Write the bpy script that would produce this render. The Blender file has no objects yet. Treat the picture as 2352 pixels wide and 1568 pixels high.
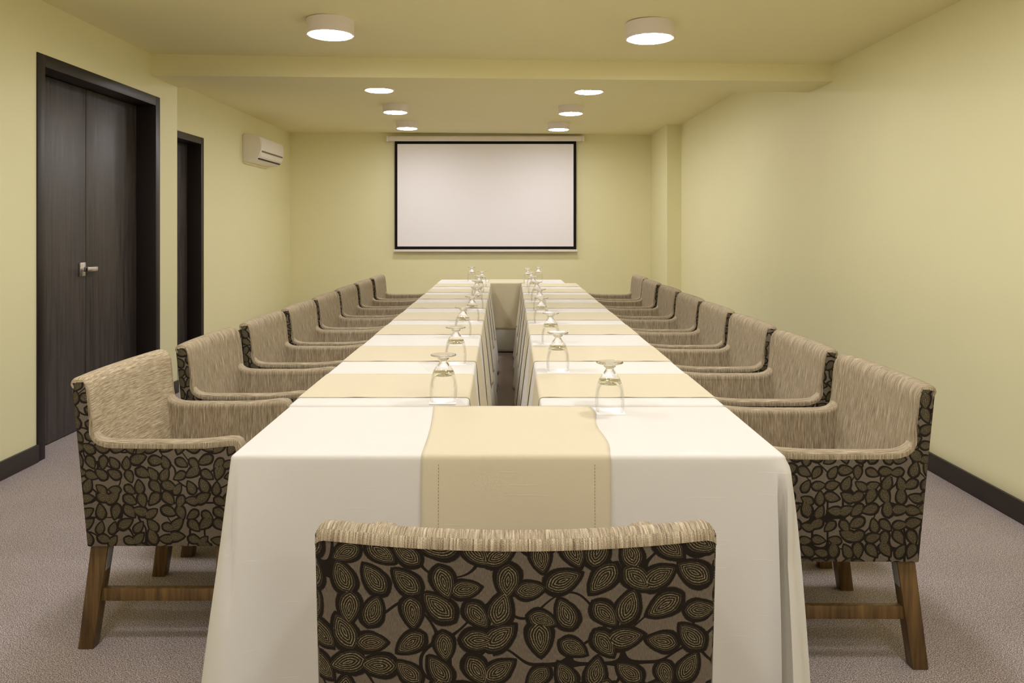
import bpy, bmesh, math, random
from mathutils import Vector, Matrix
random.seed(7)
PI = math.pi
SC = bpy.context.scene
COL = SC.collection

# ------------------------------------------------------------------ node helpers
def new_mat(name):
    m = bpy.data.materials.new(name); m.use_nodes = True
    nt = m.node_tree
    for n in list(nt.nodes): nt.nodes.remove(n)
    out = nt.nodes.new('ShaderNodeOutputMaterial')
    b = nt.nodes.new('ShaderNodeBsdfPrincipled')
    nt.links.new(b.outputs[0], out.inputs[0])
    return m, nt, b

class G:
    """tiny wrapper that makes math / vector nodes readable"""
    def __init__(s, nt): s.nt = nt
    def n(s, t, **kw):
        nd = s.nt.nodes.new(t)
        for k, v in kw.items(): setattr(nd, k, v)
        return nd
    def put(s, sock, v):
        if isinstance(v, bpy.types.NodeSocket): s.nt.links.new(v, sock)
        else: sock.default_value = v
    def m(s, op, a, b=0.0, c=0.0):
        nd = s.n('ShaderNodeMath', operation=op)
        s.put(nd.inputs[0], a); s.put(nd.inputs[1], b)
        if len(nd.inputs) > 2: s.put(nd.inputs[2], c)
        return nd.outputs[0]
    def v(s, op, a, b=(0, 0, 0)):
        nd = s.n('ShaderNodeVectorMath', operation=op)
        s.put(nd.inputs[0], a)
        if op == 'SCALE': s.put(nd.inputs['Scale'], b)
        else: s.put(nd.inputs[1], b)
        return nd.outputs[0]
    def mix(s, f, a, b):
        nd = s.n('ShaderNodeMix', data_type='RGBA')
        s.put(nd.inputs[0], f); s.put(nd.inputs[6], a); s.put(nd.inputs[7], b)
        return nd.outputs[2]
    def noise(s, vec, scale, detail=2.0, rough=0.5, dims='3D'):
        nd = s.n('ShaderNodeTexNoise', noise_dimensions=dims)
        if vec is not None: s.put(nd.inputs['Vector'], vec)
        s.put(nd.inputs['Scale'], scale); s.put(nd.inputs['Detail'], detail); s.put(nd.inputs['Roughness'], rough)
        return nd.outputs[0]
    def ramp(s, f, stops):
        nd = s.n('ShaderNodeValToRGB')
        s.put(nd.inputs[0], f)
        cr = nd.color_ramp
        while len(cr.elements) > 1: cr.elements.remove(cr.elements[-1])
        cr.elements[0].position, cr.elements[0].color = stops[0][0], (*stops[0][1], 1)
        for p, c in stops[1:]:
            e = cr.elements.new(p); e.color = (*c, 1)
        return nd.outputs[0]
    def smooth(s, v, a, b):
        nd = s.n('ShaderNodeMapRange', interpolation_type='SMOOTHSTEP')
        s.put(nd.inputs[0], v); s.put(nd.inputs[1], a); s.put(nd.inputs[2], b)
        return nd.outputs[0]
    def coord(s, which='Object'): return s.n('ShaderNodeTexCoord').outputs[which]
    def mapping(s, vec, scale=(1, 1, 1), rot=(0, 0, 0), loc=(0, 0, 0)):
        nd = s.n('ShaderNodeMapping')
        s.put(nd.inputs[0], vec); nd.inputs[1].default_value = loc
        nd.inputs[2].default_value = rot; nd.inputs[3].default_value = scale
        return nd.outputs[0]
    def bump(s, h, strength, dist, bsdf):
        nd = s.n('ShaderNodeBump')
        nd.inputs['Strength'].default_value = strength; nd.inputs['Distance'].default_value = dist
        s.put(nd.inputs['Height'], h); s.nt.links.new(nd.outputs[0], bsdf.inputs['Normal'])

def C4(c): return (c[0], c[1], c[2], 1.0)
def lin(r, g, b):
    f = lambda u: (u/255/12.92) if u/255 <= 0.04045 else ((u/255+0.055)/1.055)**2.4
    return (f(r), f(g), f(b))

def plain(name, col, rough=0.5, metal=0.0, spec=0.5, bump=None, vary=0.0):
    m, nt, b = new_mat(name); g = G(nt)
    b.inputs['Roughness'].default_value = rough; b.inputs['Metallic'].default_value = metal
    b.inputs['Specular IOR Level'].default_value = spec
    if vary:
        f = g.noise(g.coord(), 3.0, 3)
        a = tuple(c*(1-vary) for c in col); d = tuple(min(1, c*(1+vary)) for c in col)
        nt.links.new(g.mix(f, C4(a), C4(d)), b.inputs['Base Color'])
    else: b.inputs['Base Color'].default_value = C4(col)
    if bump: g.bump(g.noise(g.coord(), bump[0], 3), bump[1], bump[2], b)
    return m

# ------------------------------------------------------------------ materials
WALL = (0.787, 0.748, 0.455)
M_wall = plain('wall_paint', WALL, 0.55, 0, 0.3, bump=(180, 0.06, 0.002), vary=0.02)
M_ceil = plain('ceiling_paint', (0.82, 0.765, 0.47), 0.7, 0, 0.2, bump=(120, 0.05, 0.002), vary=0.02)
M_base = plain('baseboard_paint', lin(52, 44, 40), 0.45, 0, 0.4)

def mk_carpet():
    m, nt, b = new_mat('loop_carpet'); g = G(nt)
    co = g.coord()
    w = g.mapping(co, scale=(240, 560, 100), rot=(0, 0, math.radians(38)))
    n1 = g.noise(w, 1.0, 2, 0.6)
    w2 = g.mapping(co, scale=(560, 240, 100), rot=(0, 0, math.radians(38)))
    n2 = g.noise(w2, 1.0, 2, 0.6)
    sel = g.smooth(g.noise(co, 60, 1), 0.42, 0.58)
    f = g.m('ADD', g.m('MULTIPLY', n1, sel), g.m('MULTIPLY', n2, g.m('SUBTRACT', 1.0, sel)))
    big = g.noise(co, 1.4, 2)
    f2 = g.m('ADD', f, g.m('MULTIPLY', g.m('SUBTRACT', big, 0.5), 0.06))
    c = g.ramp(f2, [(0.34, lin(46, 38, 34)), (0.44, lin(116, 104, 101)), (0.53, lin(178, 165, 163)), (0.64, lin(240, 230, 228))])
    nt.links.new(c, b.inputs['Base Color'])
    b.inputs['Roughness'].default_value = 0.95; b.inputs['Specular IOR Level'].default_value = 0.1
    g.bump(f, 0.6, 0.004, b)
    return m
M_carpet = mk_carpet()

def mk_door():
    m, nt, b = new_mat('dark_stained_wood'); g = G(nt)
    co = g.coord()
    s = g.mapping(co, scale=(60, 60, 2.2))
    f = g.noise(s, 1.0, 4, 0.6)
    c = g.ramp(f, [(0.3, (0.030, 0.024, 0.021)), (0.7, (0.085, 0.071, 0.064))])
    nt.links.new(c, b.inputs['Base Color'])
    rr = g.m('MULTIPLY_ADD', f, 0.30, 0.30)
    nt.links.new(rr, b.inputs['Roughness'])
    b.inputs['Specular IOR Level'].default_value = 0.5
    g.bump(f, 0.25, 0.002, b)
    return m
M_door = mk_door()
M_frame = plain('dark_frame_wood', (0.016, 0.010, 0.009), 0.42, 0, 0.45)
M_steel = plain('brushed_steel', (0.72, 0.68, 0.66), 0.28, 1.0)
M_white_plastic = plain('white_plastic', lin(232, 224, 214), 0.35, 0, 0.5)
M_slot = plain('dark_slot', (0.02, 0.018, 0.012), 0.6)
M_grey_slot = plain('olive_grey_strip', lin(120, 108, 84), 0.5)
M_scrwhite = plain('screen_fabric', lin(240, 236, 238), 0.9, 0, 0.1)
M_scrblack = plain('screen_border', (0.006, 0.006, 0.007), 0.8, 0, 0.2)
M_lampwhite = plain('lamp_white_metal', lin(236, 228, 228), 0.4, 0, 0.4)
M_coaster = plain('coaster_paper', lin(246, 242, 240), 0.8, 0, 0.2)
M_hidden = plain('plain_table_board', lin(160, 130, 95), 0.6)

def mk_emit(strength):
    m = bpy.data.materials.new('lit_diffuser'); m.use_nodes = True
    nt = m.node_tree
    for n in list(nt.nodes): nt.nodes.remove(n)
    o = nt.nodes.new('ShaderNodeOutputMaterial'); e = nt.nodes.new('ShaderNodeEmission')
    e.inputs[0].default_value = (1.0, 0.975, 1.02, 1); e.inputs[1].default_value = strength
    nt.links.new(e.outputs[0], o.inputs[0])
    return m
M_emit = mk_emit(94.0)

def mk_glass():
    m, nt, b = new_mat('clear_glass')
    b.inputs['Base Color'].default_value = (1, 1, 1, 1)
    b.inputs['Transmission Weight'].default_value = 1.0
    b.inputs['Roughness'].default_value = 0.0
    b.inputs['IOR'].default_value = 1.48
    return m
M_glass = mk_glass()
def mk_thin():
    m = bpy.data.materials.new('thin_bowl_glass'); m.use_nodes = True
    nt = m.node_tree; g = G(nt)
    for n in list(nt.nodes): nt.nodes.remove(n)
    o = nt.nodes.new('ShaderNodeOutputMaterial')
    lw = nt.nodes.new('ShaderNodeLayerWeight'); lw.inputs[0].default_value = 0.5
    tr = nt.nodes.new('ShaderNodeBsdfTransparent'); gl = nt.nodes.new('ShaderNodeBsdfGlossy'); gl.inputs['Roughness'].default_value = 0.0
    edge = g.smooth(lw.outputs['Facing'], 0.93, 1.0)
    nt.links.new(g.mix(edge, (0.998, 0.998, 0.996, 1), (0.86, 0.85, 0.79, 1)), tr.inputs[0])
    fr = nt.nodes.new('ShaderNodeFresnel'); fr.inputs[0].default_value = 1.22
    mx = nt.nodes.new('ShaderNodeMixShader')
    nt.links.new(g.m('MINIMUM', fr.outputs[0], 0.28), mx.inputs[0]); nt.links.new(tr.outputs[0], mx.inputs[1]); nt.links.new(gl.outputs[0], mx.inputs[2])
    nt.links.new(mx.outputs[0], o.inputs[0])
    return m
M_thin = mk_thin()


def mk_cloth(name, col, slub, horiz=True):
    m, nt, b = new_mat(name); g = G(nt)
    co = g.coord()
    n = g.noise(g.mapping(co, scale=(6, 6, 160)), 1.0, 2, 0.5)
    fine = g.noise(co, 700, 1, 0.5)
    sl = g.smooth(n, 0.66, 0.78)
    c = g.mix(g.m('MULTIPLY', sl, slub), C4(col), C4(tuple(min(1, k*1.12) for k in col)))
    c2 = g.mix(g.m('MULTIPLY', fine, 0.10), c, C4(tuple(k*0.72 for k in col)))
    nt.links.new(c2, b.inputs['Base Color'])
    b.inputs['Roughness'].default_value = 0.85; b.inputs['Specular IOR Level'].default_value = 0.15
    b.inputs['Sheen Weight'].default_value = 0.08
    h = g.m('ADD', g.m('MULTIPLY', sl, 0.7), g.m('MULTIPLY', fine, 0.4))
    g.bump(h, 0.25, 0.0012, b)
    return m
M_white_cloth = mk_cloth('white_table_linen', (0.69, 0.668, 0.615), 0.6)
M_beige_cloth = mk_cloth('beige_runner_linen', (0.625, 0.557, 0.395), 0.25)
M_stitch = plain('runner_stitch', lin(140, 120, 70), 0.8)

def mk_leaf(cells):
    m, nt, b = new_mat('leaf_pattern_fabric'); g = G(nt)
    uv = g.coord('UV')
    rnd = g.n('ShaderNodeObjectInfo').outputs['Random']
    off = g.n('ShaderNodeCombineXYZ')
    g.put(off.inputs[0], g.m('MULTIPLY', rnd, 7.3)); g.put(off.inputs[1], g.m('MULTIPLY', rnd, 3.1))
    p0 = g.v('ADD', uv, off.outputs[0])
    wob = g.n('ShaderNodeTexNoise'); g.put(wob.inputs['Vector'], p0); g.put(wob.inputs['Scale'], 45.0); g.put(wob.inputs['Detail'], 1.0)
    wv = g.v('SCALE', g.v('SUBTRACT', wob.outputs['Color'], (0.5, 0.5, 0.5)), 0.06)
    p = g.v('ADD', g.v('SCALE', p0, cells), wv)
    p = g.v('MULTIPLY', p, (1, 1, 0))

    def leaf_layer(pv, seed, size, randomness, feature):
        vo = g.n('ShaderNodeTexVoronoi', voronoi_dimensions='2D', feature=feature)
        g.put(vo.inputs['Vector'], g.v('ADD', pv, (seed, seed*0.37, 0))); g.put(vo.inputs['Scale'], 1.0); g.put(vo.inputs['Randomness'], randomness)
        loc = g.v('SUBTRACT', g.v('ADD', pv, (seed, seed*0.37, 0)), vo.outputs['Position'])
        sx = g.n('ShaderNodeSeparateXYZ'); g.put(sx.inputs[0], loc)
        sc = g.n('ShaderNodeSeparateColor'); g.put(sc.inputs[0], vo.outputs['Color'])
        ang = g.m('MULTIPLY', sc.outputs[0], 2*PI)
        ca, sa = g.m('COSINE', ang), g.m('SINE', ang)
        x = g.m('ADD', g.m('MULTIPLY', sx.outputs[0], ca), g.m('MULTIPLY', sx.outputs[1], sa))
        y = g.m('SUBTRACT', g.m('MULTIPLY', sx.outputs[1], ca), g.m('MULTIPLY', sx.outputs[0], sa))
        k = g.m('MULTIPLY_ADD', sc.outputs[1], 0.30, 0.85)
        x = g.m('DIVIDE', x, g.m('MULTIPLY', k, size)); y = g.m('DIVIDE', y, g.m('MULTIPLY', k, size))
        # slightly drop shaped: fatter at one end
        y = g.m('MULTIPLY', y, g.m('MULTIPLY_ADD', x, 0.55, 1.0))
        R, A = 0.712, 0.300
        ya = g.m('ADD', g.m('ABSOLUTE', y), A)
        v = g.m('SQRT', g.m('ADD', g.m('MULTIPLY', x, x), g.m('MULTIPLY', ya, ya)))
        n = g.m('DIVIDE', g.m('SUBTRACT', v, A), R-A)      # 0 centre .. 1 rim
        return n
    n = g.m('MINIMUM', leaf_layer(p, 0.0, 1.06, 0.42, 'F1'), leaf_layer(p, 0.0, 1.06, 0.42, 'F2'))
    fz = g.noise(g.v('SCALE', uv, 500), 1.0, 1, 0.5)
    nj = g.m('ADD', n, g.m('MULTIPLY', g.m('SUBTRACT', fz, 0.5), 0.10))
    in1 = g.smooth(nj, 1.03, 0.95)
    ln1 = g.m('MULTIPLY', g.smooth(g.m('ABSOLUTE', g.m('SUBTRACT', g.m('FRACT', g.m('MULTIPLY', nj, 6.4)), 0.5)), 0.155, 0.05), g.m('LESS_THAN', nj, 0.695))
    ve1 = g.m('LESS_THAN', nj, 0.66)
    fine = g.noise(g.v('SCALE', uv, 1500), 1.0, 2, 0.6)
    thread = g.noise(g.mapping(uv, scale=(900, 120, 1)), 1.0, 2, 0.5)
    ground = g.mix(thread, C4(lin(72, 64, 54)), C4(lin(134, 122, 107)))
    stem = g.m('LESS_THAN', g.m('ABSOLUTE', g.m('SUBTRACT', g.noise(p0, 11.0, 0.0), 0.5)), 0.016)
    black = g.mix(fine, C4(lin(8, 6, 4)), C4(lin(46, 39, 30)))
    inner = g.mix(fine, C4(lin(14, 11, 7)), C4(lin(60, 52, 37)))
    gold = g.mix(fine, C4(lin(118, 106, 80)), C4(lin(188, 174, 138)))
    def paint(base, ins, ln, ve):
        c = g.mix(ins, base, black)
        c = g.mix(g.m('MULTIPLY', ve, ins), c, inner)
        return g.mix(ln, c, gold)
    c = g.mix(stem, ground, black)
    c = paint(c, in1, ln1, ve1)
    nt.links.new(c, b.inputs['Base Color'])
    b.inputs['Roughness'].default_value = 0.9; b.inputs['Specular IOR Level'].default_value = 0.2
    h = g.m('ADD', g.m('MULTIPLY', in1, 0.8), g.m('ADD', g.m('MULTIPLY', ln1, 0.3), g.m('MULTIPLY', fine, 0.35)))
    g.bump(h, 0.45, 0.003, b)
    return m
M_leaf = mk_leaf(20.2)
M_leaf_side = mk_leaf(25.0)

def mk_chenille(name, swap=False, tint=1.0):
    m, nt, b = new_mat(name); g = G(nt)
    uv = g.coord('UV')
    sc = (9, 430, 1) if swap else (430, 9, 1)
    a = g.noise(g.mapping(uv, scale=sc), 1.0, 3, 0.65)
    sc2 = (26, 300, 1) if swap else (300, 26, 1)
    d = g.noise(g.mapping(uv, scale=sc2), 1.0, 2, 0.6)
    e = g.noise(g.mapping(uv, scale=(900, 900, 1)), 1.0, 1, 0.5)
    f = g.m('ADD', g.m('MULTIPLY', a, 0.42), g.m('ADD', g.m('MULTIPLY', d, 0.25), g.m('MULTIPLY', e, 0.33)))
    t = lambda r, gg, bb: tuple(k*tint for k in lin(r, gg, bb))
    c = g.ramp(f, [(0.35, t(74, 63, 46)), (0.45, t(137, 123, 99)), (0.54, t(178, 163, 136)), (0.65, t(230, 218, 192))])
    nt.links.new(c, b.inputs['Base Color'])
    b.inputs['Roughness'].default_value = 0.95; b.inputs['Specular IOR Level'].default_value = 0.15
    g.bump(f, 0.5, 0.003, b)
    return m
M_chen = mk_chenille('beige_chenille', False, 0.92)
M_chen_h = mk_chenille('beige_chenille_crosswise', True, 1.12)

def mk_legwood():
    m, nt, b = new_mat('brown_leg_wood'); g = G(nt)
    f = g.noise(g.mapping(g.coord(), scale=(60, 60, 4)), 1.0, 4, 0.6)
    c = g.ramp(f, [(0.3, lin(66, 46, 20)), (0.7, lin(118, 90, 48))])
    nt.links.new(c, b.inputs['Base Color'])
    b.inputs['Roughness'].default_value = 0.42
    return m
M_leg = mk_legwood()
M_tag = plain('grey_label', lin(150, 150, 150), 0.6)

# ------------------------------------------------------------------ mesh helpers
def box_uv(bm, origin=(0, 0, 0)):
    uvl = bm.loops.layers.uv.verify()
    for f in bm.faces:
        n = f.normal
        ax, ay, az = abs(n.x), abs(n.y), abs(n.z)
        for l in f.loops:
            c = l.vert.co
            if ay >= ax and ay >= az*0.8: l[uvl].uv = (c.x+5, c.z+5)
            elif ax >= az*0.8: l[uvl].uv = (c.y+8, c.z+5)
            else: l[uvl].uv = (c.x+5, c.y+9)

def obj(name, bm, mat, parent=None, smooth=True, angle=35, uv=False):
    bmesh.ops.recalc_face_normals(bm, faces=bm.faces[:])
    if uv: box_uv(bm)
    me = bpy.data.meshes.new(name); bm.to_mesh(me); bm.free()
    if smooth:
        me.shade_smooth(); me.set_sharp_from_angle(angle=math.radians(angle))
    mats = mat if isinstance(mat, (list, tuple)) else [mat]
    for mm in mats: me.materials.append(mm)
    o = bpy.data.objects.new(name, me); COL.objects.link(o)
    if parent is not None: o.parent = parent
    return o

def tag(o, label, cat, group=None, kind=None):
    o['label'] = label; o['category'] = cat
    if group: o['group'] = group
    if kind: o['kind'] = kind
    return o

def thing(name, label, cat, loc=(0, 0, 0), rotz=0.0, group=None):
    o = bpy.data.objects.new(name, None); COL.objects.link(o)
    o.empty_display_size = 0.1
    o.location = loc; o.rotation_euler = (0, 0, rotz)
    return tag(o, label, cat, group)

def struct(name, bm, mat, label=None, parent=None, **kw):
    o = obj(name, bm, mat, parent, **kw)
    o['kind'] = 'structure'
    if label: o['label'] = label
    return o

def dup(root, loc, rotz, label, group=None):
    r = root.copy(); COL.objects.link(r); r.location = loc; r.rotation_euler = (0, 0, rotz); r['label'] = label
    if group: r['group'] = group
    for ch in list(root.children):
        c = ch.copy(); COL.objects.link(c); c.parent = r
        for gch in ch.children:
            d = gch.copy(); COL.objects.link(d); d.parent = c
    return r

def add_box(bm, x0, x1, y0, y1, z0, z1, bev=0.0, seg=2):
    vs = [bm.verts.new((x, y, z)) for z in (z0, z1) for x, y in ((x0, y0), (x1, y0), (x1, y1), (x0, y1))]
    fs = [bm.faces.new([vs[i] for i in q]) for q in ((0, 3, 2, 1), (4, 5, 6, 7), (0, 1, 5, 4), (1, 2, 6, 5), (2, 3, 7, 6), (3, 0, 4, 7))]
    if bev > 0:
        es = list({e for f in fs for e in f.edges})
        bmesh.ops.bevel(bm, geom=es, offset=bev, segments=seg, affect='EDGES', profile=0.5, clamp_overlap=True)

def bm_box(*a, **k):
    bm = bmesh.new(); add_box(bm, *a, **k); return bm

def add_hex(bm, lo, hi, bev=0.0):
    """box from four bottom and four top points (ccw)"""
    v = [bm.verts.new(p) for p in lo] + [bm.verts.new(p) for p in hi]
    fs = [bm.faces.new([v[i] for i in q]) for q in ((0, 3, 2, 1), (4, 5, 6, 7), (0, 1, 5, 4), (1, 2, 6, 5), (2, 3, 7, 6), (3, 0, 4, 7))]
    if bev: bmesh.ops.bevel(bm, geom=list({e for f in fs for e in f.edges}), offset=bev, segments=2, affect='EDGES', profile=0.5)

def add_extrude_x(bm, pts, x0, x1, bev=0.0, seg=2):
    """polygon in (y,z) extruded from x0 to x1"""
    a = [bm.verts.new((x0, y, z)) for y, z in pts]; b = [bm.verts.new((x1, y, z)) for y, z in pts]
    f0 = bm.faces.new(a); f1 = bm.faces.new(b[::-1])
    n = len(pts); sides = []
    for i in range(n):
        sides.append(bm.faces.new((a[i], b[i], b[(i+1) % n], a[(i+1) % n])))
    if bev: bmesh.ops.bevel(bm, geom=list(set(f0.edges) | set(f1.edges)), offset=bev, segments=seg, affect='EDGES', profile=0.5, clamp_overlap=True)

def add_lathe(bm, prof, segs=48, cap=False, c=(0, 0, 0)):
    rings = []
    for r, z in prof:
        if r < 1e-6: rings.append([bm.verts.new((c[0], c[1], c[2]+z))])
        else: rings.append([bm.verts.new((c[0]+r*math.cos(2*PI*k/segs), c[1]+r*math.sin(2*PI*k/segs), c[2]+z)) for k in range(segs)])
    for A, B in zip(rings, rings[1:]):
        for k in range(segs):
            k2 = (k+1) % segs
            if len(A) == 1 and len(B) == 1: continue
            if len(A) == 1: bm.faces.new((A[0], B[k2], B[k]))
            elif len(B) == 1: bm.faces.new((A[k], A[k2], B[0]))
            else: bm.faces.new((A[k], A[k2], B[k2], B[k]))
    return rings

def add_tube(bm, path, r, n=8):
    rings = []
    P = [Vector(p) for p in path]
    for i, p in enumerate(P):
        t = (P[min(i+1, len(P)-1)] - P[max(i-1, 0)]).normalized()
        up = Vector((1, 0, 0)) if abs(t.x) < 0.9 else Vector((0, 0, 1))
        a = t.cross(up).normalized(); b = t.cross(a).normalized()
        rings.append([bm.verts.new(p + r*(math.cos(2*PI*k/n)*a + math.sin(2*PI*k/n)*b)) for k in range(n)])
    for A, B in zip(rings, rings[1:]):
        for k in range(n): bm.faces.new((A[k], A[(k+1) % n], B[(k+1) % n], B[k]))
    bm.faces.new(rings[0][::-1]); bm.faces.new(rings[-1])

# ------------------------------------------------------------------ room
XR, XL, XA = 2.308, -2.66, -3.229          # right wall, near left wall, recessed left wall
YB, YF, YC = -3.6, 11.3, 6.133             # wall behind the viewer, screen wall, end of the near left wall
ZT = 2.95
def zc(x): return 2.62 + (x-XL)/(XR-XL)*(-0.14)       # near ceiling
def zf(x): return 2.735 + (x-XA)/(XR-XA)*(-0.040)     # ceiling beyond the beam

bm = bmesh.new()
add_box(bm, XA-0.3, XR+0.2, YB-0.2, YF+0.2, -0.12, 0.0)
struct('floor', bm, M_carpet, 'grey looped carpet floor', smooth=False)

bm = bmesh.new(); add_box(bm, XR, XR+0.15, YB-0.15, YF+0.15, 0, ZT)
struct('wall_right', bm, M_wall, 'long plain olive right wall', smooth=False)
bm = bmesh.new(); add_box(bm, XA-0.15, XR, YF, YF+0.15, 0, ZT)
struct('wall_back', bm, M_wall, 'far olive wall behind the projection screen', smooth=False)
bm = bmesh.new(); add_box(bm, XL-0.15, XR, YB-0.15, YB, 0, ZT)
struct('wall_front', bm, M_wall, 'olive wall behind the viewer', smooth=False)

# near left wall with a deep double door opening
D1a, D1b, D1z = 4.30, 5.815, 2.315         # outer edges of the frame
bm = bmesh.new()
add_box(bm, XL-0.20, XL, YB, D1a+0.03, 0, ZT)
add_box(bm, XL-0.20, XL, D1b-0.03, YC, 0, ZT)
add_box(bm, XL-0.20, XL, D1a+0.03, D1b-0.03, D1z-0.03, ZT)
add_box(bm, XA, XL-0.20, YC-0.15, YC, 0, ZT)
struct('wall_left', bm, M_wall, 'near left wall ending in an outside corner', smooth=False)

# recessed left wall with second door opening
D2a, D2b, D2z = 6.56, 8.08, 2.275
bm = bmesh.new()
add_box(bm, XA-0.20, XA, YC-0.15, D2a+0.03, 0, ZT)
add_box(bm, XA-0.20, XA, D2b-0.03, YF, 0, ZT)
add_box(bm, XA-0.20, XA, D2a+0.03, D2b-0.03, D2z-0.03, ZT)
struct('wall_left_recessed', bm, M_wall, 'recessed left wall with the air conditioner', smooth=False)

# ceilings and beam
def slab(x0, x1, y0, y1, zfun, top):
    bm = bmesh.new()
    add_hex(bm, [(x0, y0, zfun(x0)), (x1, y0, zfun(x1)), (x1, y1, zfun(x1)), (x0, y1, zfun(x0))],
                [(x0, y0, top), (x1, y0, top), (x1, y1, top), (x0, y1, top)])
    return bm
struct('ceiling', slab(XL, XR, YB, 5.75, zc, ZT), M_ceil, 'near ceiling in front of the beam', smooth=False)
struct('ceiling', slab(XA, XR, 5.75, YF, zf, ZT), M_ceil, 'ceiling beyond the beam', smooth=False)
zb = lambda x: 2.458 + (x-XL)/(XR-XL)*(-0.096)
bm = bmesh.new()
bx = [(XL, 5.68), (XR, 5.41), (XR, 5.845), (XL, YC)]
add_hex(bm, [(x, y, zb(x)) for x, y in bx], [(x, y, ZT-0.02) for x, y in bx])
struct('trim_1', bm, M_ceil, 'dropped olive beam across the ceiling', smooth=False)
# column on the right of the screen wall
bm = bmesh.new(); add_box(bm, 2.118, XR, 10.12, YF, 0, zf(2.2)+0.02)
struct('trim_2', bm, M_wall, 'boxed column in the far right corner', smooth=False)

# baseboards
def base(name, x0, x1, y0, y1, label):
    struct(name, bm_box(x0, x1, y0, y1, 0.0, 0.10, bev=0.003), M_base, label)
base('baseboard_right', XR-0.016, XR, YB, 10.12, 'dark baseboard along the right wall')
base('baseboard_column', 2.118, XR-0.016, 10.104, 10.12, 'dark baseboard at the column')
base('baseboard_back', XA, 2.118, YF-0.016, YF, 'dark baseboard under the screen wall')
base('baseboard_left', XL, XL+0.016, YB, D1a, 'dark baseboard left of the double door')
base('baseboard_left_corner', XL, XL+0.016, D1b, YC, 'dark baseboard right of the double door')
base('baseboard_recess', XA, XA+0.016, D2b, YF-0.016, 'dark baseboard along the recessed left wall')
base('baseboard_recess_corner', XA, XA+0.016, YC, D2a, 'dark baseboard left of the second door')

# doors
def double_door(n, x, ya, yb, zt, label, lock):
    t = bpy.data.objects.new('door_%d' % n, None); COL.objects.link(t); t.location = (x, ya, 0)
    t['kind'] = 'structure'; t['label'] = label
    w, dp, fw = yb-ya, 0.14, 0.07
    bm = bmesh.new()
    add_box(bm, -dp-0.05, 0.008, 0, fw, 0, zt, bev=0.002)
    add_box(bm, -dp-0.05, 0.008, w-fw, w, 0, zt, bev=0.002)
    add_box(bm, -dp-0.05, 0.008, fw, w-fw, zt-fw, zt, bev=0.002)
    struct('door_frame', bm, M_frame, parent=t)
    mid = w/2
    leaves = []
    for y0, y1 in ((fw, mid-0.002), (mid+0.002, w-fw)):
        leaves.append(struct('door_leaf', bm_box(-dp-0.04, -dp, y0+0.002, y1, 0.008, zt-fw-0.003, bev=0.002), M_door, parent=t))
    if lock:
        bm = bmesh.new()
        zl = 1.05
        add_box(bm, -dp, -dp+0.012, mid-0.085, mid-0.02, zl-0.045, zl+0.045, bev=0.003)
        add_box(bm, -dp+0.012, -dp+0.05, mid-0.068, mid-0.04, zl-0.016, zl+0.016, bev=0.004)
        add_box(bm, -dp+0.036, -dp+0.054, mid-0.068, mid+0.055, zl-0.016, zl+0.014, bev=0.004)
        h = struct('door_handle', bm, M_steel, parent=leaves[0]); h['label'] = 'brushed steel lever handle with square plate'
    return t
double_door(1, XL, D1a, D1b, D1z, 'dark double door in a deep frame, nearest on the left', True)
double_door(2, XA, D2a, D2b, D2z, 'second dark door in the recessed left wall', False)

# ------------------------------------------------------------------ ceiling lamps
def make_lamp(label):
    t = thing('ceiling_lamp', label, 'lamp', group='round ceiling lamps')
    bm = bmesh.new()
    add_lathe(bm, [(0.0, 0.0), (0.142, 0.0), (0.142, -0.086), (0.139, -0.090), (0.130, -0.090), (0.128, -0.084), (0.0, -0.084)], 64)
    obj('lamp_housing', bm, M_lampwhite, t)
    bm = bmesh.new()
    add_lathe(bm, [(0.0, -0.0845), (0.127, -0.0845), (0.124, -0.0925), (0.10, -0.0965), (0.0, -0.0985)], 64)
    obj('lamp_diffuser', bm, M_emit, t)['label'] = 'glowing white diffuser'
    return t
lamps = [(-1.07, 4.60, zc, 'round white ceiling lamp in front of the beam, left one'),
         (0.835, 4.47, zc, 'round white ceiling lamp in front of the beam, right one'),
         (-1.226, 7.27, zf, 'round white ceiling lamp just behind the beam, left row'),
         (0.775, 7.27, zf, 'round white ceiling lamp just behind the beam, right row'),
         (-1.275, 8.65, zf, 'round white ceiling lamp in the middle behind the beam, left row'),
         (0.717, 8.65, zf, 'round white ceiling lamp in the middle behind the beam, right row'),
         (-1.327, 10.05, zf, 'round white ceiling lamp nearest the screen, left row'),
         (0.672, 10.05, zf, 'round white ceiling lamp nearest the screen, right row'),
         (-1.01, 3.00, zc, 'unseen round white ceiling lamp added over the near end of the table, left row'),  # from here on unseen lamps, added to light the near table end
         (0.89, 2.95, zc, 'unseen round white ceiling lamp added over the near end of the table, right row'),
         (-0.97, 1.40, zc, 'unseen round white ceiling lamp added above the viewer, left row'),
         (0.93, 1.35, zc, 'unseen round white ceiling lamp added above the viewer, right row'),
         (-0.93, -0.25, zc, 'unseen round white ceiling lamp added just behind the viewer, left row'),
         (0.98, -0.30, zc, 'unseen round white ceiling lamp added just behind the viewer, right row'),
         (-0.88, -1.90, zc, 'unseen round white ceiling lamp added at the wall behind the viewer, left row'),
         (1.03, -1.90, zc, 'unseen round white ceiling lamp added at the wall behind the viewer, right row')]
L0 = None
for x, y, zfun, lab in lamps:
    z = min(zfun(x-0.142), zfun(x+0.142))+0.002
    if L0 is None:
        L0 = make_lamp(lab); L0.location = (x, y, z)
    else: dup(L0, (x, y, z), 0, lab)

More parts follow.
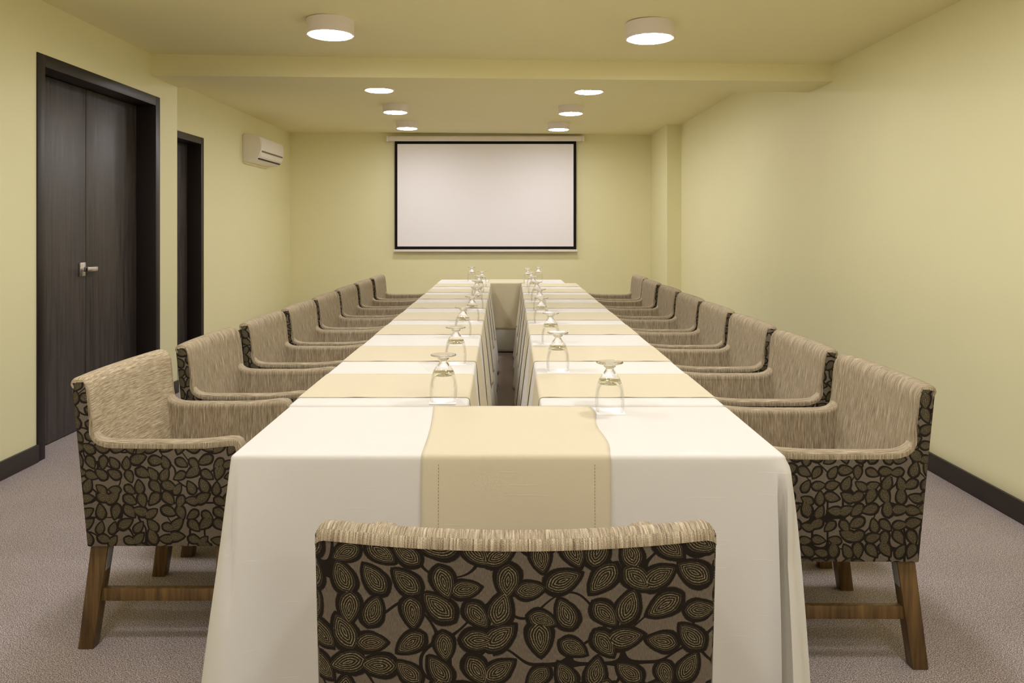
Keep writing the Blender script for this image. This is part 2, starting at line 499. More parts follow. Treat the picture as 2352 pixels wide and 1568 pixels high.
# ------------------------------------------------------------------ projection screen
t = thing('projection_screen', 'white pull-down projection screen with black border on the far wall', 'screen', (-0.327, YF-0.006, 0))
for sx in (-0.9, 0.9):
    obj('wall_mount', bm_box(sx-0.03, sx+0.03, -0.02, 0.004, 2.60, 2.665, bev=0.002), M_white_plastic, t)['label'] = 'white mounting bracket'
obj('screen_case', bm_box(-1.42, 1.42, -0.115, 0.0, 2.60, 2.672, bev=0.008), M_white_plastic, t)
for s in (-1, 1):
    obj('end_cap', bm_box(min(s*1.42, s*1.455), max(s*1.42, s*1.455), -0.12, 0.0, 2.592, 2.675, bev=0.008), M_white_plastic, t)
bm = bmesh.new(); add_box(bm, -1.337, 1.337, -0.066, -0.064, 1.005, 2.61)
obj('screen_border', bm, M_scrblack, t, smooth=False)['label'] = 'black border of the screen'
bm = bmesh.new(); add_box(bm, -1.297, 1.297, -0.0675, -0.0662, 1.052, 2.56)
obj('screen_surface', bm, M_scrwhite, t, smooth=False)['label'] = 'blank white projection surface'
obj('bottom_bar', bm_box(-1.36, 1.36, -0.08, -0.05, 0.972, 1.008, bev=0.008), M_white_plastic, t)['label'] = 'white bottom weight bar'

# ------------------------------------------------------------------ air conditioner
t = thing('air_conditioner', 'white split air conditioner high on the recessed left wall', 'air conditioner', (XA, 9.28, 0))
def ext_y(pts, y0, y1, bev=0.0):
    bm = bmesh.new()
    a = [bm.verts.new((x, y0, z)) for x, z in pts]; b = [bm.verts.new((x, y1, z)) for x, z in pts]
    f0 = bm.faces.new(a); f1 = bm.faces.new(b[::-1])
    n = len(pts)
    for i in range(n): bm.faces.new((a[i], b[i], b[(i+1) % n], a[(i+1) % n]))
    if bev: bmesh.ops.bevel(bm, geom=list(set(f0.edges) | set(f1.edges)), offset=bev, segments=3, affect='EDGES', profile=0.5)
    return bm
prof = [(0, 2.135), (0, 2.462), (0.02, 2.475), (0.10, 2.470), (0.17, 2.452), (0.208, 2.432), (0.219, 2.40), (0.222, 2.34), (0.220, 2.27), (0.212, 2.225), (0.195, 2.19), (0.165, 2.16), (0.12, 2.142), (0.05, 2.135)]
obj('air_conditioner_body', ext_y(prof, 0.0, 0.94, 0.006), M_white_plastic, t)
fp = [(0.200, 2.436), (0.209, 2.436), (0.224, 2.402), (0.2275, 2.34), (0.2255, 2.272), (0.21, 2.272)]
obj('front_panel', ext_y(fp, 0.012, 0.928, 0.002), M_white_plastic, t)
sl = [(0.214, 2.252), (0.2225, 2.252), (0.2245, 2.27), (0.214, 2.27)]
obj('display_strip', ext_y(sl, 0.05, 0.90), M_grey_slot, t)['label'] = 'dark grey strip under the front panel'
lv = [(0.200, 2.200), (0.2065, 2.197), (0.2205, 2.243), (0.212, 2.246)]
obj('air_vane', ext_y(lv, 0.03, 0.91, 0.001), M_white_plastic, t)
so = [(0.176, 2.168), (0.181, 2.1625), (0.1925, 2.1735), (0.188, 2.180)]
obj('air_outlet', ext_y(so, 0.03, 0.90), M_slot, t)['label'] = 'dark air outlet slot'
sh = [(0, 2.112), (0.03, 2.112), (0.03, 2.136), (0, 2.136)]  # added strip standing in for the unit's shadow on the wall
obj('shadow_strip', ext_y(sh, 0.02, 0.88), M_wall, t)['label'] = 'olive strip added as the shadow under the unit'

# ------------------------------------------------------------------ table linen
ZTAB = 0.74
HEM = 0.012
ER = 0.012
def fold_fn(seed, amp, base=0.0, freq=1.0):
    r = random.Random(seed)
    comp = [(r.uniform(7, 13)*freq, r.uniform(0, 6.28), 1.0), (r.uniform(16, 24)*freq, r.uniform(0, 6.28), 0.55), (r.uniform(30, 40)*freq, r.uniform(0, 6.28), 0.22)]
    tot = sum(c[2] for c in comp)
    def f(t, u):
        s = sum(a*math.sin(k*t+p) for k, p, a in comp)/tot
        return base*u + amp*(u**0.9)*(0.5+0.5*s)
    return f
def flat_fn(t, u): return 0.0

def make_cloth(name, quad, sides, flares, hem=HEM, step=0.016, levels=26):
    """quad: near-left, near-right, far-right, far-left (x,y). sides: functions for near,right,far,left. flares: per corner"""
    P = [Vector((p[0], p[1])) for p in quad]
    r = 0.012
    pts = []           # (point at top edge, normal, side index, param, kind)
    cornerpos = [p.copy() for p in P]
    for i in range(4):
        a, b = P[i], P[(i+1) % 4]
        d = (b-a).normalized(); nrm = Vector((d.y, -d.x))
        L = (b-a).length
        n = max(6, int(L/step))
        for k in range(n+1):
            q = a + d*(r+(L-2*r)*k/n)
            par = q.x if i in (0, 2) else q.y
            pts.append((q, nrm, [(sides[i], par)], nrm))
        # corner arc
        c2 = P[(i+2) % 4]; d2 = (c2-b).normalized(); n2 = Vector((d2.y, -d2.x))
        cen = b - d*r + d2*r
        for k in range(1, 5):
            w = k/5
            nn = (nrm*(1-w)+n2*w).normalized()
            q = cen + nn*r
            if sides[i] is flat_fn: pts.append((q, nn, [(sides[(i+1) % 4], b.x if (i+1) % 4 in (0, 2) else b.y)], n2)); continue
            if sides[(i+1) % 4] is flat_fn: pts.append((q, nn, [(sides[i], b.x if i in (0, 2) else b.y)], nrm)); continue
            pts.append((q, nn, [(sides[i], b.x if i in (0, 2) else b.y), (sides[(i+1) % 4], b.x if (i+1) % 4 in (0, 2) else b.y)], nn))
    def offs(q, fl, u):
        o = sum(f(t, u) for f, t in fl)/len(fl)
        for c, fl_ in zip(cornerpos, flares):
            fa, fw = fl_[:2]
            o += fa*(u**(fl_[2] if len(fl_) > 2 else 1.0))*math.exp(-((q-c).length/fw)**2)
        return o
    bm = bmesh.new()
    rings = []
    prof = [(-ER, 0.0, 0), (-ER*0.62, -ER*0.08, 0), (-ER*0.3, -ER*0.3, 0), (-ER*0.08, -ER*0.62, 0), (0, -ER, 0)]
    for ins, dz, u in prof:
        rings.append([bm.verts.new((q.x+nn.x*ins, q.y+nn.y*ins, ZTAB+dz)) for q, nn, fl, dn in pts])
    for k in range(1, levels+1):
        u = k/levels
        z = (ZTAB-ER) + (hem-(ZTAB-ER))*u
        ring = []
        for q, nn, fl, dn in pts:
            o = offs(q, fl, u)
            ring.append(bm.verts.new((q.x+dn.x*o, q.y+dn.y*o, z)))
        rings.append(ring)
    N = len(pts)
    for A, B in zip(rings, rings[1:]):
        for k in range(N): bm.faces.new((A[k], A[(k+1) % N], B[(k+1) % N], B[k]))
    bm.faces.new(rings[0])
    o = obj(name, bm, M_white_cloth, None, angle=60)
    md = o.modifiers.new('thickness', 'SOLIDIFY'); md.thickness = 0.0012; md.offset = -1
    return o

# table positions
F0, F1 = 1.948, 2.485           # end table nearest the viewer
R0, R1 = 2.50, 8.045            # the two rows
E0, E1 = 8.085, 8.62            # end table at the screen
def xl_out(y): return -0.722 + (y-2.5)*(-0.0043)
def xl_in(y): return -0.130 + (y-2.58)*(-0.0090)
def xr_in(y): return 0.108 + (y-2.58)*(0.0067)
def xr_out(y): return 0.716 + (y-2.5)*(0.0020)

front_base = fold_fn(3, 0.016, 0.012, 0.55)
def front_side(x, u):
    d_ = abs(x-0.7005); e_ = max(0.0, min(1.0, (0.0165-d_)/0.006)); e_ = e_*e_*(3-2*e_)
    gr = -0.085*min(1, max(0, u-0.05)*3.2)*e_                             # deep crease right
    wr = 0.005*u*math.sin(x*8.5+u*4.2+0.6)+0.003*u*math.sin(x*17-u*6.0)
    gl = -0.012*math.sin(min(1, u*1.8)*PI)*math.exp(-((x+0.700)/0.010)**2)
    return front_base(x, u) + gr + gl + wr
fl = flat_fn
cl_front = make_cloth('tablecloth', [(-0.711, F0), (0.7135, F0-0.004), (0.716, F1), (-0.716, F1)],
    [front_side, fold_fn(5, 0.02, 0.0), fl, fold_fn(6, 0.02, 0.0)],
    [(0.075, 0.10), (0.070, 0.035, 0.55), (0, 0.05), (0, 0.05)], step=0.003, levels=44)
tag(cl_front, 'white tablecloth to the floor on the end table nearest the viewer', 'tablecloth')
LI, LO = fold_fn(11, 0.050, 0.044), fold_fn(12, 0.012, 0.0)
RI, RO = fold_fn(13, 0.050, 0.044), fold_fn(14, 0.010, 0.0)
seams = [R0, 4.36, 6.42, R1]
names = ['nearest the viewer', 'in the middle', 'nearest the screen']
for i in range(3):
    a, b = seams[i]+0.003, seams[i+1]-0.003
    c = make_cloth('tablecloth', [(xl_out(a), a), (xl_in(a), a), (xl_in(b), b), (xl_out(b), b)], [fl, LI, fl, LO], [(0, 0.05)]*4)
    tag(c, 'white tablecloth of the left table row, %s' % names[i], 'tablecloth', 'white cloths of the table rows')
    c = make_cloth('tablecloth', [(xr_in(a), a), (xr_out(a), a), (xr_out(b), b), (xr_in(b), b)], [fl, RO, fl, RI], [(0, 0.05)]*4)
    tag(c, 'white tablecloth of the right table row, %s' % names[i], 'tablecloth', 'white cloths of the table rows')
cl_far = make_cloth('tablecloth', [(-0.755, E0), (0.612, E0), (0.612, E1), (-0.755, E1)], [fl, fold_fn(15, 0.02, 0), fold_fn(16, 0.02, 0), fold_fn(17, 0.02, 0)], [(0, 0.05)]*4)
tag(cl_far, 'white tablecloth on the end table by the screen', 'tablecloth')

# folding tables under the cloths
def make_table(label, quad):
    cx = sum(p[0] for p in quad)/4; cy = sum(p[1] for p in quad)/4
    t = thing('folding_table', label, 'table', (cx, cy, 0), group='tables under the white cloths')
    q = [(cx+(p[0]-cx)*1.0, cy+(p[1]-cy)*1.0) for p in quad]
    ins = 0.016
    def inset(p): return (p[0]-cx - math.copysign(ins, p[0]-cx), p[1]-cy - math.copysign(ins, p[1]-cy))
    q = [inset(p) for p in quad]
    bm = bmesh.new(); add_hex(bm, [(x, y, 0.712) for x, y in q], [(x, y, 0.7372) for x, y in q])
    obj('tabletop', bm, M_hidden, t, smooth=False)
    for x, y in q:
        x -= math.copysign(0.09, x); y -= math.copysign(0.09, y)
        obj('leg', bm_box(x-0.016, x+0.016, y-0.016, y+0.016, 0.0, 0.712), M_steel, t, smooth=False)
make_table('end table under the white cloth nearest the viewer', [(-0.711, F0), (0.7135, F0), (0.716, F1), (-0.716, F1)])
make_table('end table under the white cloth by the screen', [(-0.755, E0), (0.612, E0), (0.612, E1), (-0.755, E1)])
for i in range(3):
    a, b = seams[i]+0.003, seams[i+1]-0.003
    make_table('table under the left row cloth %s' % names[i], [(xl_out(a), a), (xl_in(a), a), (xl_in(b), b), (xl_out(b), b)])
    make_table('table under the right row cloth %s' % names[i], [(xr_in(a), a), (xr_out(a), a), (xr_out(b), b), (xr_in(b), b)])

# runners ----------------------------------------------------------
RT = 0.0005      # lift above the cloth
def strip(name, rows, mat, thick=0.0012):
    bm = bmesh.new()
    g = [[bm.verts.new(p) for p in r] for r in rows]
    for A, B in zip(g, g[1:]):
        for k in range(len(A)-1): bm.faces.new((A[k], A[k+1], B[k+1], B[k]))
    o = obj(name, bm, mat, None, angle=60)
    md = o.modifiers.new('thickness', 'SOLIDIFY'); md.thickness = thick; md.offset = 0
    return o
def hang_profile(edge, sgn, f, par, length, n=18, flare=0.0):
    """points (coordinate along normal, z) going from the table edge down"""
    out = []
    L = RT+0.0012
    for a in (0.25, 0.5, 0.75, 1.0):
        th = a*PI/2
        out.append((edge + sgn*(-ER + (ER+L)*math.sin(th)), ZTAB-ER + (ER+L)*math.cos(th)))
    H = ZTAB-ER-HEM
    for k in range(1, n+1):
        dz = length*k/n
        u = dz/H
        out.append((edge + sgn*(f(par, u)+L+0.0018*min(1, u*8)+0.002*u), ZTAB-ER-dz))
    return out
def row_runner(y0, y1, xo, xi, fo, fi, so, seed, inner_len, outer_len=0.22):
    rr = random.Random(seed)
    ny = 30
    rows = []
    w0, w1 = rr.uniform(-0.006, 0.006), rr.uniform(-0.006, 0.006)
    for k in range(ny+1):
        s = k/ny
        y = y0+(y1-y0)*s
        A = hang_profile(xo(y), so, fo, y, outer_len, 8)
        B = hang_profile(xi(y), -so, fi, y, inner_len, 22)
        top = []
        xa, xb = xo(y)-so*ER, xi(y)+so*ER
        nt_ = 24
        for j in range(nt_+1):
            x = xa+(xb-xa)*j/nt_
            lift = 0.0
            if s < 0.06: lift = max(0, 0.0018*math.sin(x*37+seed*1.7)*math.sin(x*11+seed))*(1-s/0.06)
            top.append((x, y, ZTAB+RT+0.0012+lift))
        rows.append([(x, y, z) for x, z in A[::-1]] + top + [(x, y, z) for x, z in B])
    return strip('table_runner', rows, M_beige_cloth)
ordn = ['nearest the viewer', 'second from the viewer', 'third from the viewer', 'fourth from the viewer', 'fifth from the viewer', 'sixth from the viewer', 'seventh from the viewer', 'nearest the screen']
run_y = [(2.606, 3.028), (3.315, 3.745), (4.15, 4.57), (4.80, 5.235), (5.516, 5.935), (6.227, 6.65), (6.88, 7.30), (7.535, 7.955)]
for i, (a, b) in enumerate(run_y):
    ll = [0.62, 0.58, 0.60, 0.42, 0.45, 0.40, 0.42, 0.40][i]
    o = row_runner(a, b, xl_out, xl_in, LO, LI, -1, i+1, ll)
    tag(o, 'beige runner across the left table row, %s' % ordn[i], 'table runner', 'beige runners across the table rows')
    lr = [0.64, 0.55, 0.45, 0.60, 0.42, 0.45, 0.40, 0.40][i]
    o = row_runner(a, b, xr_out, xr_in, RO, RI, 1, i+31, lr)
    tag(o, 'beige runner across the right table row, %s' % ordn[i], 'table runner', 'beige runners across the table rows')

# runner over the near end table (hangs down the front)
rows = []
nx = 44
for k in range(nx+1):
    s = k/nx
    top = []
    xf = -0.2205 + 0.4835*s
    x_b = -0.2415 + 0.507*s
    A = hang_profile(F0-0.002*(xf+0.711)/0.71*1.0, -1, front_side, xf, 0.50, 26)
    line = [(xf, y, z) for y, z in A[::-1]]
    n = 26
    for j in range(n+1):
        w = j/n
        y = F0+ER + (F1-0.006-F0-ER)*w
        bow = 0.0
        if s < 0.2: bow = 0.006*math.sin(w*PI)*(1-s/0.2)
        if s > 0.8: bow = (0.006*math.sin(w*9.0)+0.004*math.sin(w*PI))*((s-0.8)/0.2)
        z = ZTAB+RT+0.0012
        if s > 0.9: z += 0.004*math.exp(-((w-0.82)/0.09)**2)*((s-0.9)/0.1)
        line.append((xf+(x_b-xf)*w+bow, y, z))
    rows.append(line)
o = strip('table_runner', rows, M_beige_cloth)
tag(o, 'wide beige runner hanging down the front of the end table nearest the viewer', 'table runner')
for xs in (-0.176, 0.222):
    bm = bmesh.new()
    A = hang_profile(F0-0.002*(xs+0.711)/0.71, -1, front_side, xs, 0.49, 60)[4:]
    for (y0, z0), (y1, z1) in zip(A[:-1], A[1:]):
        ym, zm = (y0+y1)/2-0.0009, (z0+z1)/2
        add_box(bm, xs-0.0006, xs+0.0006, ym-0.0004, ym+0.0004, zm-0.0021, zm+0.0021)
    st = obj('hem_stitching', bm, M_stitch, o, smooth=False); st['label'] = 'dotted hem stitching of the runner'
# runner over the far end table (hangs down towards the viewer)
rows = []
for k in range(25):
    s = k/24
    x = -0.215+0.40*s
    wav = lambda par, u: 0.006*math.sin(par*28)*u
    A = hang_profile(E0, -1, wav, x, 0.48, 20)
    line = [(x, y, z) for y, z in A[::-1]]
    for j in range(13): line.append((x, E0+ER+(E1-E0-2*ER)*j/12, ZTAB+RT+0.0012))
    B = hang_profile(E1, 1, fold_fn(16, 0.02, 0), x, 0.3, 10)
    line += [(x, y, z) for y, z in B]
    rows.append(line)
o = strip('table_runner', rows, M_beige_cloth)
tag(o, 'beige runner hanging into the gap from the end table by the screen', 'table runner')

# ------------------------------------------------------------------ glasses and coasters
GP = [(0.0432, 0.0), (0.0445, 0.0), (0.0452, 0.004), (0.0464, 0.02), (0.0470, 0.036), (0.0460, 0.052), (0.0432, 0.070), (0.0382, 0.089), (0.0312, 0.105), (0.0235, 0.1175), (0.0175, 0.1255), (0.0140, 0.1305), (0.0130, 0.134), (0.0138, 0.137),
      (0.0185, 0.1405), (0.0196, 0.143), (0.0205, 0.1455), (0.026, 0.1485), (0.036, 0.1505), (0.0418, 0.1525), (0.0430, 0.1545), (0.0415, 0.1562), (0.034, 0.1556), (0.018, 0.1545), (0.0, 0.154)]
GI = [(0.0, 0.098), (0.010, 0.0974), (0.020, 0.0945), (0.0285, 0.089), (0.0350, 0.080), (0.0395, 0.069), (0.0432, 0.052), (0.0444, 0.036), (0.0441, 0.02), (0.0432, 0.004), (0.0432, 0.0)]
def smooth_prof(P, sub=4):
    out = []
    for i in range(len(P)-1):
        p0, p1, p2, p3 = P[max(i-1, 0)], P[i], P[i+1], P[min(i+2, len(P)-1)]
        for k in range(sub):
            t = k/sub
            f = lambda a, b, c, d: 0.5*((2*b)+(-a+c)*t+(2*a-5*b+4*c-d)*t*t+(-a+3*b-3*c+d)*t**3)
            out.append((max(0.0, f(p0[0], p1[0], p2[0], p3[0])), f(p0[1], p1[1], p2[1], p3[1])))
    out.append(P[-1]); return out
bm = bmesh.new()
g_out = smooth_prof(GP[1:], 3); g_in = smooth_prof(GI[:-1], 3)
prof = g_in[:] + [(0.0438, 0.0006)] + g_out[:]
prof[0] = (0.0, prof[0][1]); prof[-1] = (0.0, prof[-1][1])
add_lathe(bm, [(r, max(0.0003, z)) for r, z in prof], 56)
bmesh.ops.remove_doubles(bm, verts=bm.verts[:], dist=1e-6)
for f in bm.faces:
    f.material_index = 1 if f.calc_center_median().z < 0.086 else 0
glass0 = obj('water_goblet', bm, [M_glass, M_thin], None, angle=80)
bm = bmesh.new(); add_box(bm, -0.045, 0.045, -0.045, 0.045, 0, 0.0016)
bmesh.ops.bevel(bm, geom=[e for e in bm.edges if abs(e.verts[0].co.z-e.verts[1].co.z) > 0.001], offset=0.005, segments=3, affect='EDGES', profile=0.5)
coaster0 = obj('coaster', bm, M_coaster, None)
left_g = [(-0.215, 2.553), (-0.222, 3.262), (-0.240, 4.085), (-0.222, 4.735), (-0.219, 5.45), (-0.248, 6.15), (-0.256, 6.81), (-0.252, 7.47)]
right_g = [(0.204, 3.095), (0.215, 3.81), (0.206, 4.645), (0.223, 5.30), (0.2305, 6.02), (0.226, 6.71), (0.229, 7.36), (0.213, 7.998)]
pos = []
for i, (x, y) in enumerate(left_g): pos.append((x, y, 'left table row, %s' % ordn[i]))
for i, (x, y) in enumerate(right_g): pos.append((x, y, 'right table row, %s' % ordn[i]))
pos.append((0.323, 2.412, 'end table nearest the viewer, right of the beige runner'))
pos.append((-0.392, 8.32, 'end table by the screen, left one'))
pos.append((0.338, 8.32, 'end table by the screen, right one'))
for i, (x, y, where) in enumerate(pos):
    c = coaster0 if i == 0 else coaster0.copy()
    gl = glass0 if i == 0 else glass0.copy()
    if i: COL.objects.link(c); COL.objects.link(gl)
    zt = ZTAB
    c.location = (x, y, zt+0.0002)
    if i < 16: c.rotation_euler = (0, 0, random.uniform(-0.03, 0.03))
    gl.location = (x, y, zt+0.0018); gl.rotation_euler = (0, 0, random.uniform(0, 6))
    tag(gl, 'clear goblet upside down, %s' % where, 'glass', 'upturned water goblets')
    tag(c, 'white square coaster under a goblet, %s' % where, 'coaster', 'white square coasters')

# ------------------------------------------------------------------ armchair
CW, HC, ZS, ZA = 0.632, 0.855, 0.332, 0.655
def yrear(z): return -0.25 - 0.05*(z-ZS)/(HC-ZS)
def bow(x, z):
    k = max(0.0, min(1.0, (z-0.40)/(HC-0.40)))
    return -0.034*(1-(2*x/CW)**2)*k
def dip(x): return -0.006*(1-(2*x/CW)**2)
TH = 0.057
def make_chair(label, group, back_mat, leaf_mat):
    t = thing('armchair', label, 'chair', group=group)
    hw = CW/2
    # --- outer shell in leaf fabric: rear panel + two side panels + front rail
    bm = bmesh.new()
    zs = [ZS + (HC-0.016-ZS)*k/14 for k in range(15)]
    xs_in = [-hw+0.014 + (CW-0.028)*k/20 for k in range(21)]
    def ring(z):
        outer = []
        # left edge rounding
        for a in (0.0, 0.25, 0.5, 0.75):
            th = a*PI/2
            outer.append((-hw+0.014-0.014*math.cos(th), yrear(z)+0.014-0.014*math.sin(th)))
        for x in xs_in: outer.append((x, yrear(z)+bow(x, z)*(1 if abs(x) < hw-0.015 else 1)))
        for a in (0.25, 0.5, 0.75, 1.0):
            th = a*PI/2
            outer.append((hw-0.014+0.014*math.sin(th), yrear(z)+0.014-0.014*math.cos(th)))
        inner = [(x, y+0.022) for x, y in outer[::-1]]
        inner = [(max(-hw+0.002, min(hw-0.002, x)), y) for x, y in inner]
        return outer + inner
    rings = [[bm.verts.new((x, y, z+(dip(x) if z > HC-0.05 else 0))) for x, y in ring(z)] for z in zs]
    N = len(rings[0])
    for A, B in zip(rings, rings[1:]):
        for k in range(N): bm.faces.new((A[k], A[(k+1) % N], B[(k+1) % N], B[k]))
    bm.faces.new(rings[0][::-1]); bm.faces.new(rings[-1])
    def yfront(z): return yrear(z)+TH-0.010
    side = [(yrear(ZS)+0.012, ZS), (yrear(0.5)+0.012, 0.5), (yrear(0.7)+0.012, 0.7), (yrear(HC-0.02)+0.012, HC-0.018), (yrear(HC-0.02)+0.018, HC-0.012), (yfront(HC)-0.006, HC-0.012), (yfront(HC-0.02), HC-0.02), (yfront(0.74), 0.74),
            (yfront(0.70)-0.001, 0.70), (yfront(0.68)+0.002, 0.672), (yfront(0.66)+0.013, 0.649), (yfront(0.65)+0.036, 0.6385), (0.0, 0.641), (0.12, 0.642), (0.19, 0.648), (0.222, 0.649), (0.230, 0.640), (0.230, ZS+0.01), (0.220, ZS)]
    for s in (-1, 1):
        add_extrude_x(bm, side, s*hw, s*(hw-0.016), bev=0.004, seg=2)
    add_box(bm, -hw+0.05, hw-0.05, 0.16, 0.205, ZS, 0.415, bev=0.01)
    add_box(bm, -hw+0.01, hw-0.01, -0.235, 0.205, ZS, ZS+0.012)
    obj('outer_shell', bm, leaf_mat, t, uv=True)['label'] = 'black and taupe leaf-patterned outer fabric'
    # --- beige inner back that wraps over the top
    bm = bmesh.new()
    xs = [-hw+0.001, -hw+0.003, -hw+0.006, -hw+0.011, -hw+0.018] + [-hw+0.03+(CW-0.06)*k/18 for k in range(19)] + [hw-0.018, hw-0.011, hw-0.006, hw-0.003, hw-0.001]
    rings = []
    for x in xs:
        e = max(0.0, 1-(hw-abs(x))/0.022)
        zt = HC + dip(x) - 0.020*(1-math.sqrt(max(0.0, 1-e*e)))
        inset = 0.003*e
        P = []
        for z in (0.43, 0.50, 0.57, 0.64, 0.70, 0.76, 0.80): P.append((yrear(z)+TH-inset, z))
        P += [(yrear(zt-0.03)+TH-inset, zt-0.026), (yrear(zt)+TH-0.003-inset, zt-0.013), (yrear(zt)+TH-0.012, zt-0.003), (yrear(zt)+TH-0.024, zt), (yrear(zt)+0.022, zt), (yrear(zt)+0.008, zt-0.003), (yrear(zt)+0.0005, zt-0.010), (yrear(zt)-0.0015, zt-0.018), (yrear(zt)+0.014, zt-0.021), (yrear(zt)+0.03, zt-0.03), (yrear(0.43)+0.03, 0.43)]
        q = max(0.0, 1-(hw-abs(x))/0.014); rd = 0.014*(1-math.sqrt(max(0.0, 1-q*q)))
        rings.append([bm.verts.new((x, y+bow(x, z)+(rd if y < yrear(z)+0.02 else 0), z)) for y, z in P])
    N = len(rings[0])
    for A, B in zip(rings, rings[1:]):
        for k in range(N): bm.faces.new((A[k], A[(k+1) % N], B[(k+1) % N], B[k]))
    bm.faces.new(rings[0]); bm.faces.new(rings[-1][::-1])
    obj('backrest', bm, back_mat, t, uv=True, angle=50)['label'] = 'beige woven inner back'
    # --- beige arms with a rounded junction to the back
    for s in (-1, 1):
        bm = bmesh.new()
        yb = yrear(0.72)+TH-0.004
        inner = [(yb-0.014, 0.43), (yb-0.014, 0.68), (yb+0.006, 0.655), (yb+0.05, 0.643), (0.10, 0.643), (0.225, 0.645), (0.226, 0.43)]
        add_extrude_x(bm, inner, s*(hw-0.0595), s*(hw-0.0165))
        path = [(yb+0.0012, 0.718), (yb+0.0014, 0.706), (yb+0.0026, 0.695), (yb+0.0062, 0.683), (yb+0.013, 0.672), (yb+0.026, 0.6625), (yb+0.045, 0.6575), (yb+0.075, 0.6555), (yb+0.12, ZA), (0.0, ZA), (0.08, ZA+0.001), (0.14, ZA+0.005), (0.19, ZA+0.011),
                (0.212, ZA+0.010), (0.224, ZA+0.003), (0.232, ZA-0.010), (0.235, ZA-0.026), (0.235, 0.58), (0.235, 0.50), (0.235, 0.43)]
        sect = [(0.0012, 0.0185), (0.0014, 0.009), (0.0, 0.004), (-0.004, 0.001), (-0.010, -0.0005), (-0.020, -0.0015), (-0.032, -0.0015), (-0.044, -0.0005), (-0.052, 0.002), (-0.0575, 0.0065), (-0.0602, 0.013), (-0.0602, 0.022)]
        PV = [Vector((0, a, b)) for a, b in path]
        rings = []
        for k, pv in enumerate(PV):
            tg = (PV[min(k+1, len(PV)-1)]-PV[max(k-1, 0)]).normalized()
            nn = Vector((0, -tg.z, tg.y)) * (0.30, 0.36, 0.46, 0.60, 0.74, 0.86, 0.95, 1.0)[min(k, 7)]
            bw = (1.0, 1.0, 0.95, 0.8, 0.55, 0.3, 0.1, 0.0)[min(k, 7)]
            rings.append([bm.verts.new((s*(hw+dx), pv.y-nn.y*dd+bw*(bow(hw+min(dx, 0), pv.z)-0.0008), pv.z-nn.z*dd)) for dx, dd in sect])
        for A, B in zip(rings, rings[1:]):
            for k in range(len(sect)): bm.faces.new((A[k], A[(k+1) % len(sect)], B[(k+1) % len(sect)], B[k]))
        bm.faces.new(rings[0]); bm.faces.new(rings[-1][::-1])
        obj('armrest', bm, M_chen, t, uv=True, angle=50)
    # --- piping along the outer edge
    for s in (-1, 1):
        bm = bmesh.new()
        x = s*(hw-0.0035)
        yf = lambda z: yrear(z)+TH-0.005
        path = [(x, yf(HC)-0.004, HC-0.022), (x, yf(HC-0.04)-0.001, HC-0.04), (x, yf(0.78), 0.78), (x, yf(0.72), 0.72), (x, yf(0.70), 0.694), (x, yf(0.68)+0.004, 0.668), (x, yf(0.66)+0.022, 0.648), (x, yf(0.65)+0.05, 0.639), (x, 0.0, 0.637), (x, 0.12, 0.638), (x, 0.17, 0.643), (x, 0.20, 0.6465), (x, 0.226, 0.645)]
        add_tube(bm, path, 0.0045, 8)
        obj('piping', bm, M_chen, t, uv=True, angle=80)
    # --- seat
    bm = bmesh.new(); add_box(bm, -hw+0.062, hw-0.062, -0.19, 0.215, 0.40, 0.475, bev=0.022, seg=3)
    obj('seat_cushion', bm, M_chen, t, uv=True)
    # --- legs
    for s in (-1, 1):
        bm = bmesh.new()
        xo, xi = s*(hw-0.022), s*(hw-0.072)
        xo2, xi2 = s*(hw-0.024), s*(hw-0.068)
        a, b = sorted((xo, xi)); a2, b2 = sorted((xo2, xi2))
        add_hex(bm, [(a2, -0.288, 0), (b2, -0.288, 0), (b2, -0.240, 0), (a2, -0.240, 0)], [(a, -0.245, ZS+0.004), (b, -0.245, ZS+0.004), (b, -0.191, ZS+0.004), (a, -0.191, ZS+0.004)], bev=0.003)
        lg = obj('leg', bm, M_leg, t)
        bm = bmesh.new()
        zt0, zt1 = 0.245, 0.318
        yy = lambda z: -0.240 + 0.049*z/(ZS+0.004) + 0.0008
        cx = (a+b)/2
        add_hex(bm, [(cx-0.016, yy(zt0)-0.002, zt0), (cx+0.016, yy(zt0)-0.002, zt0), (cx+0.016, yy(zt0), zt0), (cx-0.016, yy(zt0), zt0)], [(cx-0.016, yy(zt1)-0.002, zt1), (cx+0.016, yy(zt1)-0.002, zt1), (cx+0.016, yy(zt1), zt1), (cx-0.016, yy(zt1), zt1)])
        obj('label_sticker', bm, M_tag, lg, smooth=False)['label'] = 'small grey sticker on the leg'
    for s in (-1, 1):
        bm = bmesh.new()
        a, b = sorted((s*(hw-0.022), s*(hw-0.070))); a2, b2 = sorted((s*(hw-0.024), s*(hw-0.064)))
        add_hex(bm, [(a2, 0.148, 0), (b2, 0.148, 0), (b2, 0.188, 0), (a2, 0.188, 0)], [(a, 0.145, ZS+0.004), (b, 0.145, ZS+0.004), (b, 0.195, ZS+0.004), (a, 0.195, ZS+0.004)], bev=0.003)
        obj('leg', bm, M_leg, t)
        a, b = sorted((s*(hw-0.034), s*(hw-0.058)))
        obj('stretcher', bm_box(a, b, -0.225, 0.152, 0.147, 0.187, bev=0.003), M_leg, t)
    return t
LX = [-1.36, -1.327, -1.316, -1.312, -1.308, -1.312, -1.306, -1.298]
LY = [2.366, 3.035, 3.735, 4.41, 5.07, 5.76, 6.44, 7.14]
RX = [1.272, 1.272, 1.280, 1.286, 1.290, 1.305, 1.298, 1.312]
RY = [2.255, 2.93, 3.62, 4.30, 4.975, 5.715, 6.42, 7.115]
SX = 0.92
hc2 = CW/2*SX
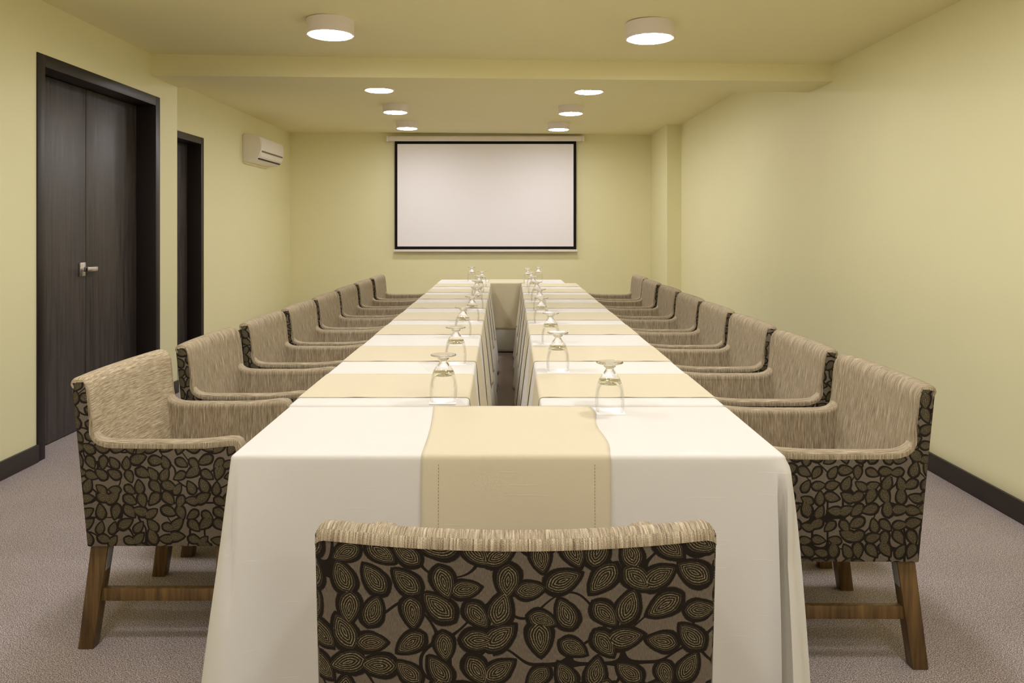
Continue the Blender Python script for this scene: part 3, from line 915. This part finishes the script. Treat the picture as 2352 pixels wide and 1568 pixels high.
first = make_chair('leaf-patterned beige armchair seen from behind at the near end of the table', 'leaf-patterned armchairs', M_chen, M_leaf)
first.location = (0.0125, 1.486, 0)
odd = make_chair('leaf-patterned beige armchair on the left side, nearest the viewer, beside the double door', 'leaf-patterned armchairs', M_chen_h, M_leaf_side)
odd.location = (LX[0]+0.30, LY[0]+hc2, 0); odd.rotation_euler = (0, 0, -PI/2); odd.scale = (SX, 1, 1)
side = make_chair('leaf-patterned beige armchair on the left side of the table, %s' % ordn[1], 'leaf-patterned armchairs', M_chen, M_leaf_side)
side.location = (LX[1]+0.30, LY[1]+hc2, 0); side.rotation_euler = (0, 0, -PI/2+0.004); side.scale = (SX, 1, 1)
for i in range(2, 8):
    c = dup(side, (LX[i]+0.30, LY[i]+hc2, 0), -PI/2+random.uniform(-0.006, 0.006), 'leaf-patterned beige armchair on the left side of the table, %s' % ordn[i])
    c.scale = (SX, 1, 1)
for i in range(8):
    c = dup(side, (RX[i]-0.30, RY[i]+hc2, 0), PI/2+random.uniform(-0.006, 0.006), 'leaf-patterned beige armchair on the right side of the table, %s' % ordn[i])
    c.scale = (SX, 1, 1)

# ------------------------------------------------------------------ camera, world, view
cam = bpy.data.cameras.new('camera'); co = bpy.data.objects.new('camera', cam); COL.objects.link(co)
co.location = (0, 0, 1.32); co.rotation_euler = (PI/2, 0, 0)
cam.sensor_width = 36.0; cam.sensor_fit = 'HORIZONTAL'
cam.lens = 1750/2352*36
cam.shift_x = 10/2352; cam.shift_y = -(784-524)/2352
cam.clip_start = 0.05; cam.clip_end = 100
SC.camera = co
w = bpy.data.worlds.new('world'); SC.world = w; w.use_nodes = True
w.node_tree.nodes['Background'].inputs[0].default_value = (0, 0, 0, 1)
w.node_tree.nodes['Background'].inputs[1].default_value = 0.0
SC.view_settings.view_transform = 'Standard'; SC.view_settings.look = 'None'
SC.view_settings.exposure = 0.0; SC.view_settings.gamma = 1.0
SC.view_settings.use_curve_mapping = False
SC.cycles.max_bounces = 20; SC.cycles.diffuse_bounces = 7; SC.cycles.transmission_bounces = 24; SC.cycles.glossy_bounces = 8
SC.cycles.sample_clamp_indirect = 6.0
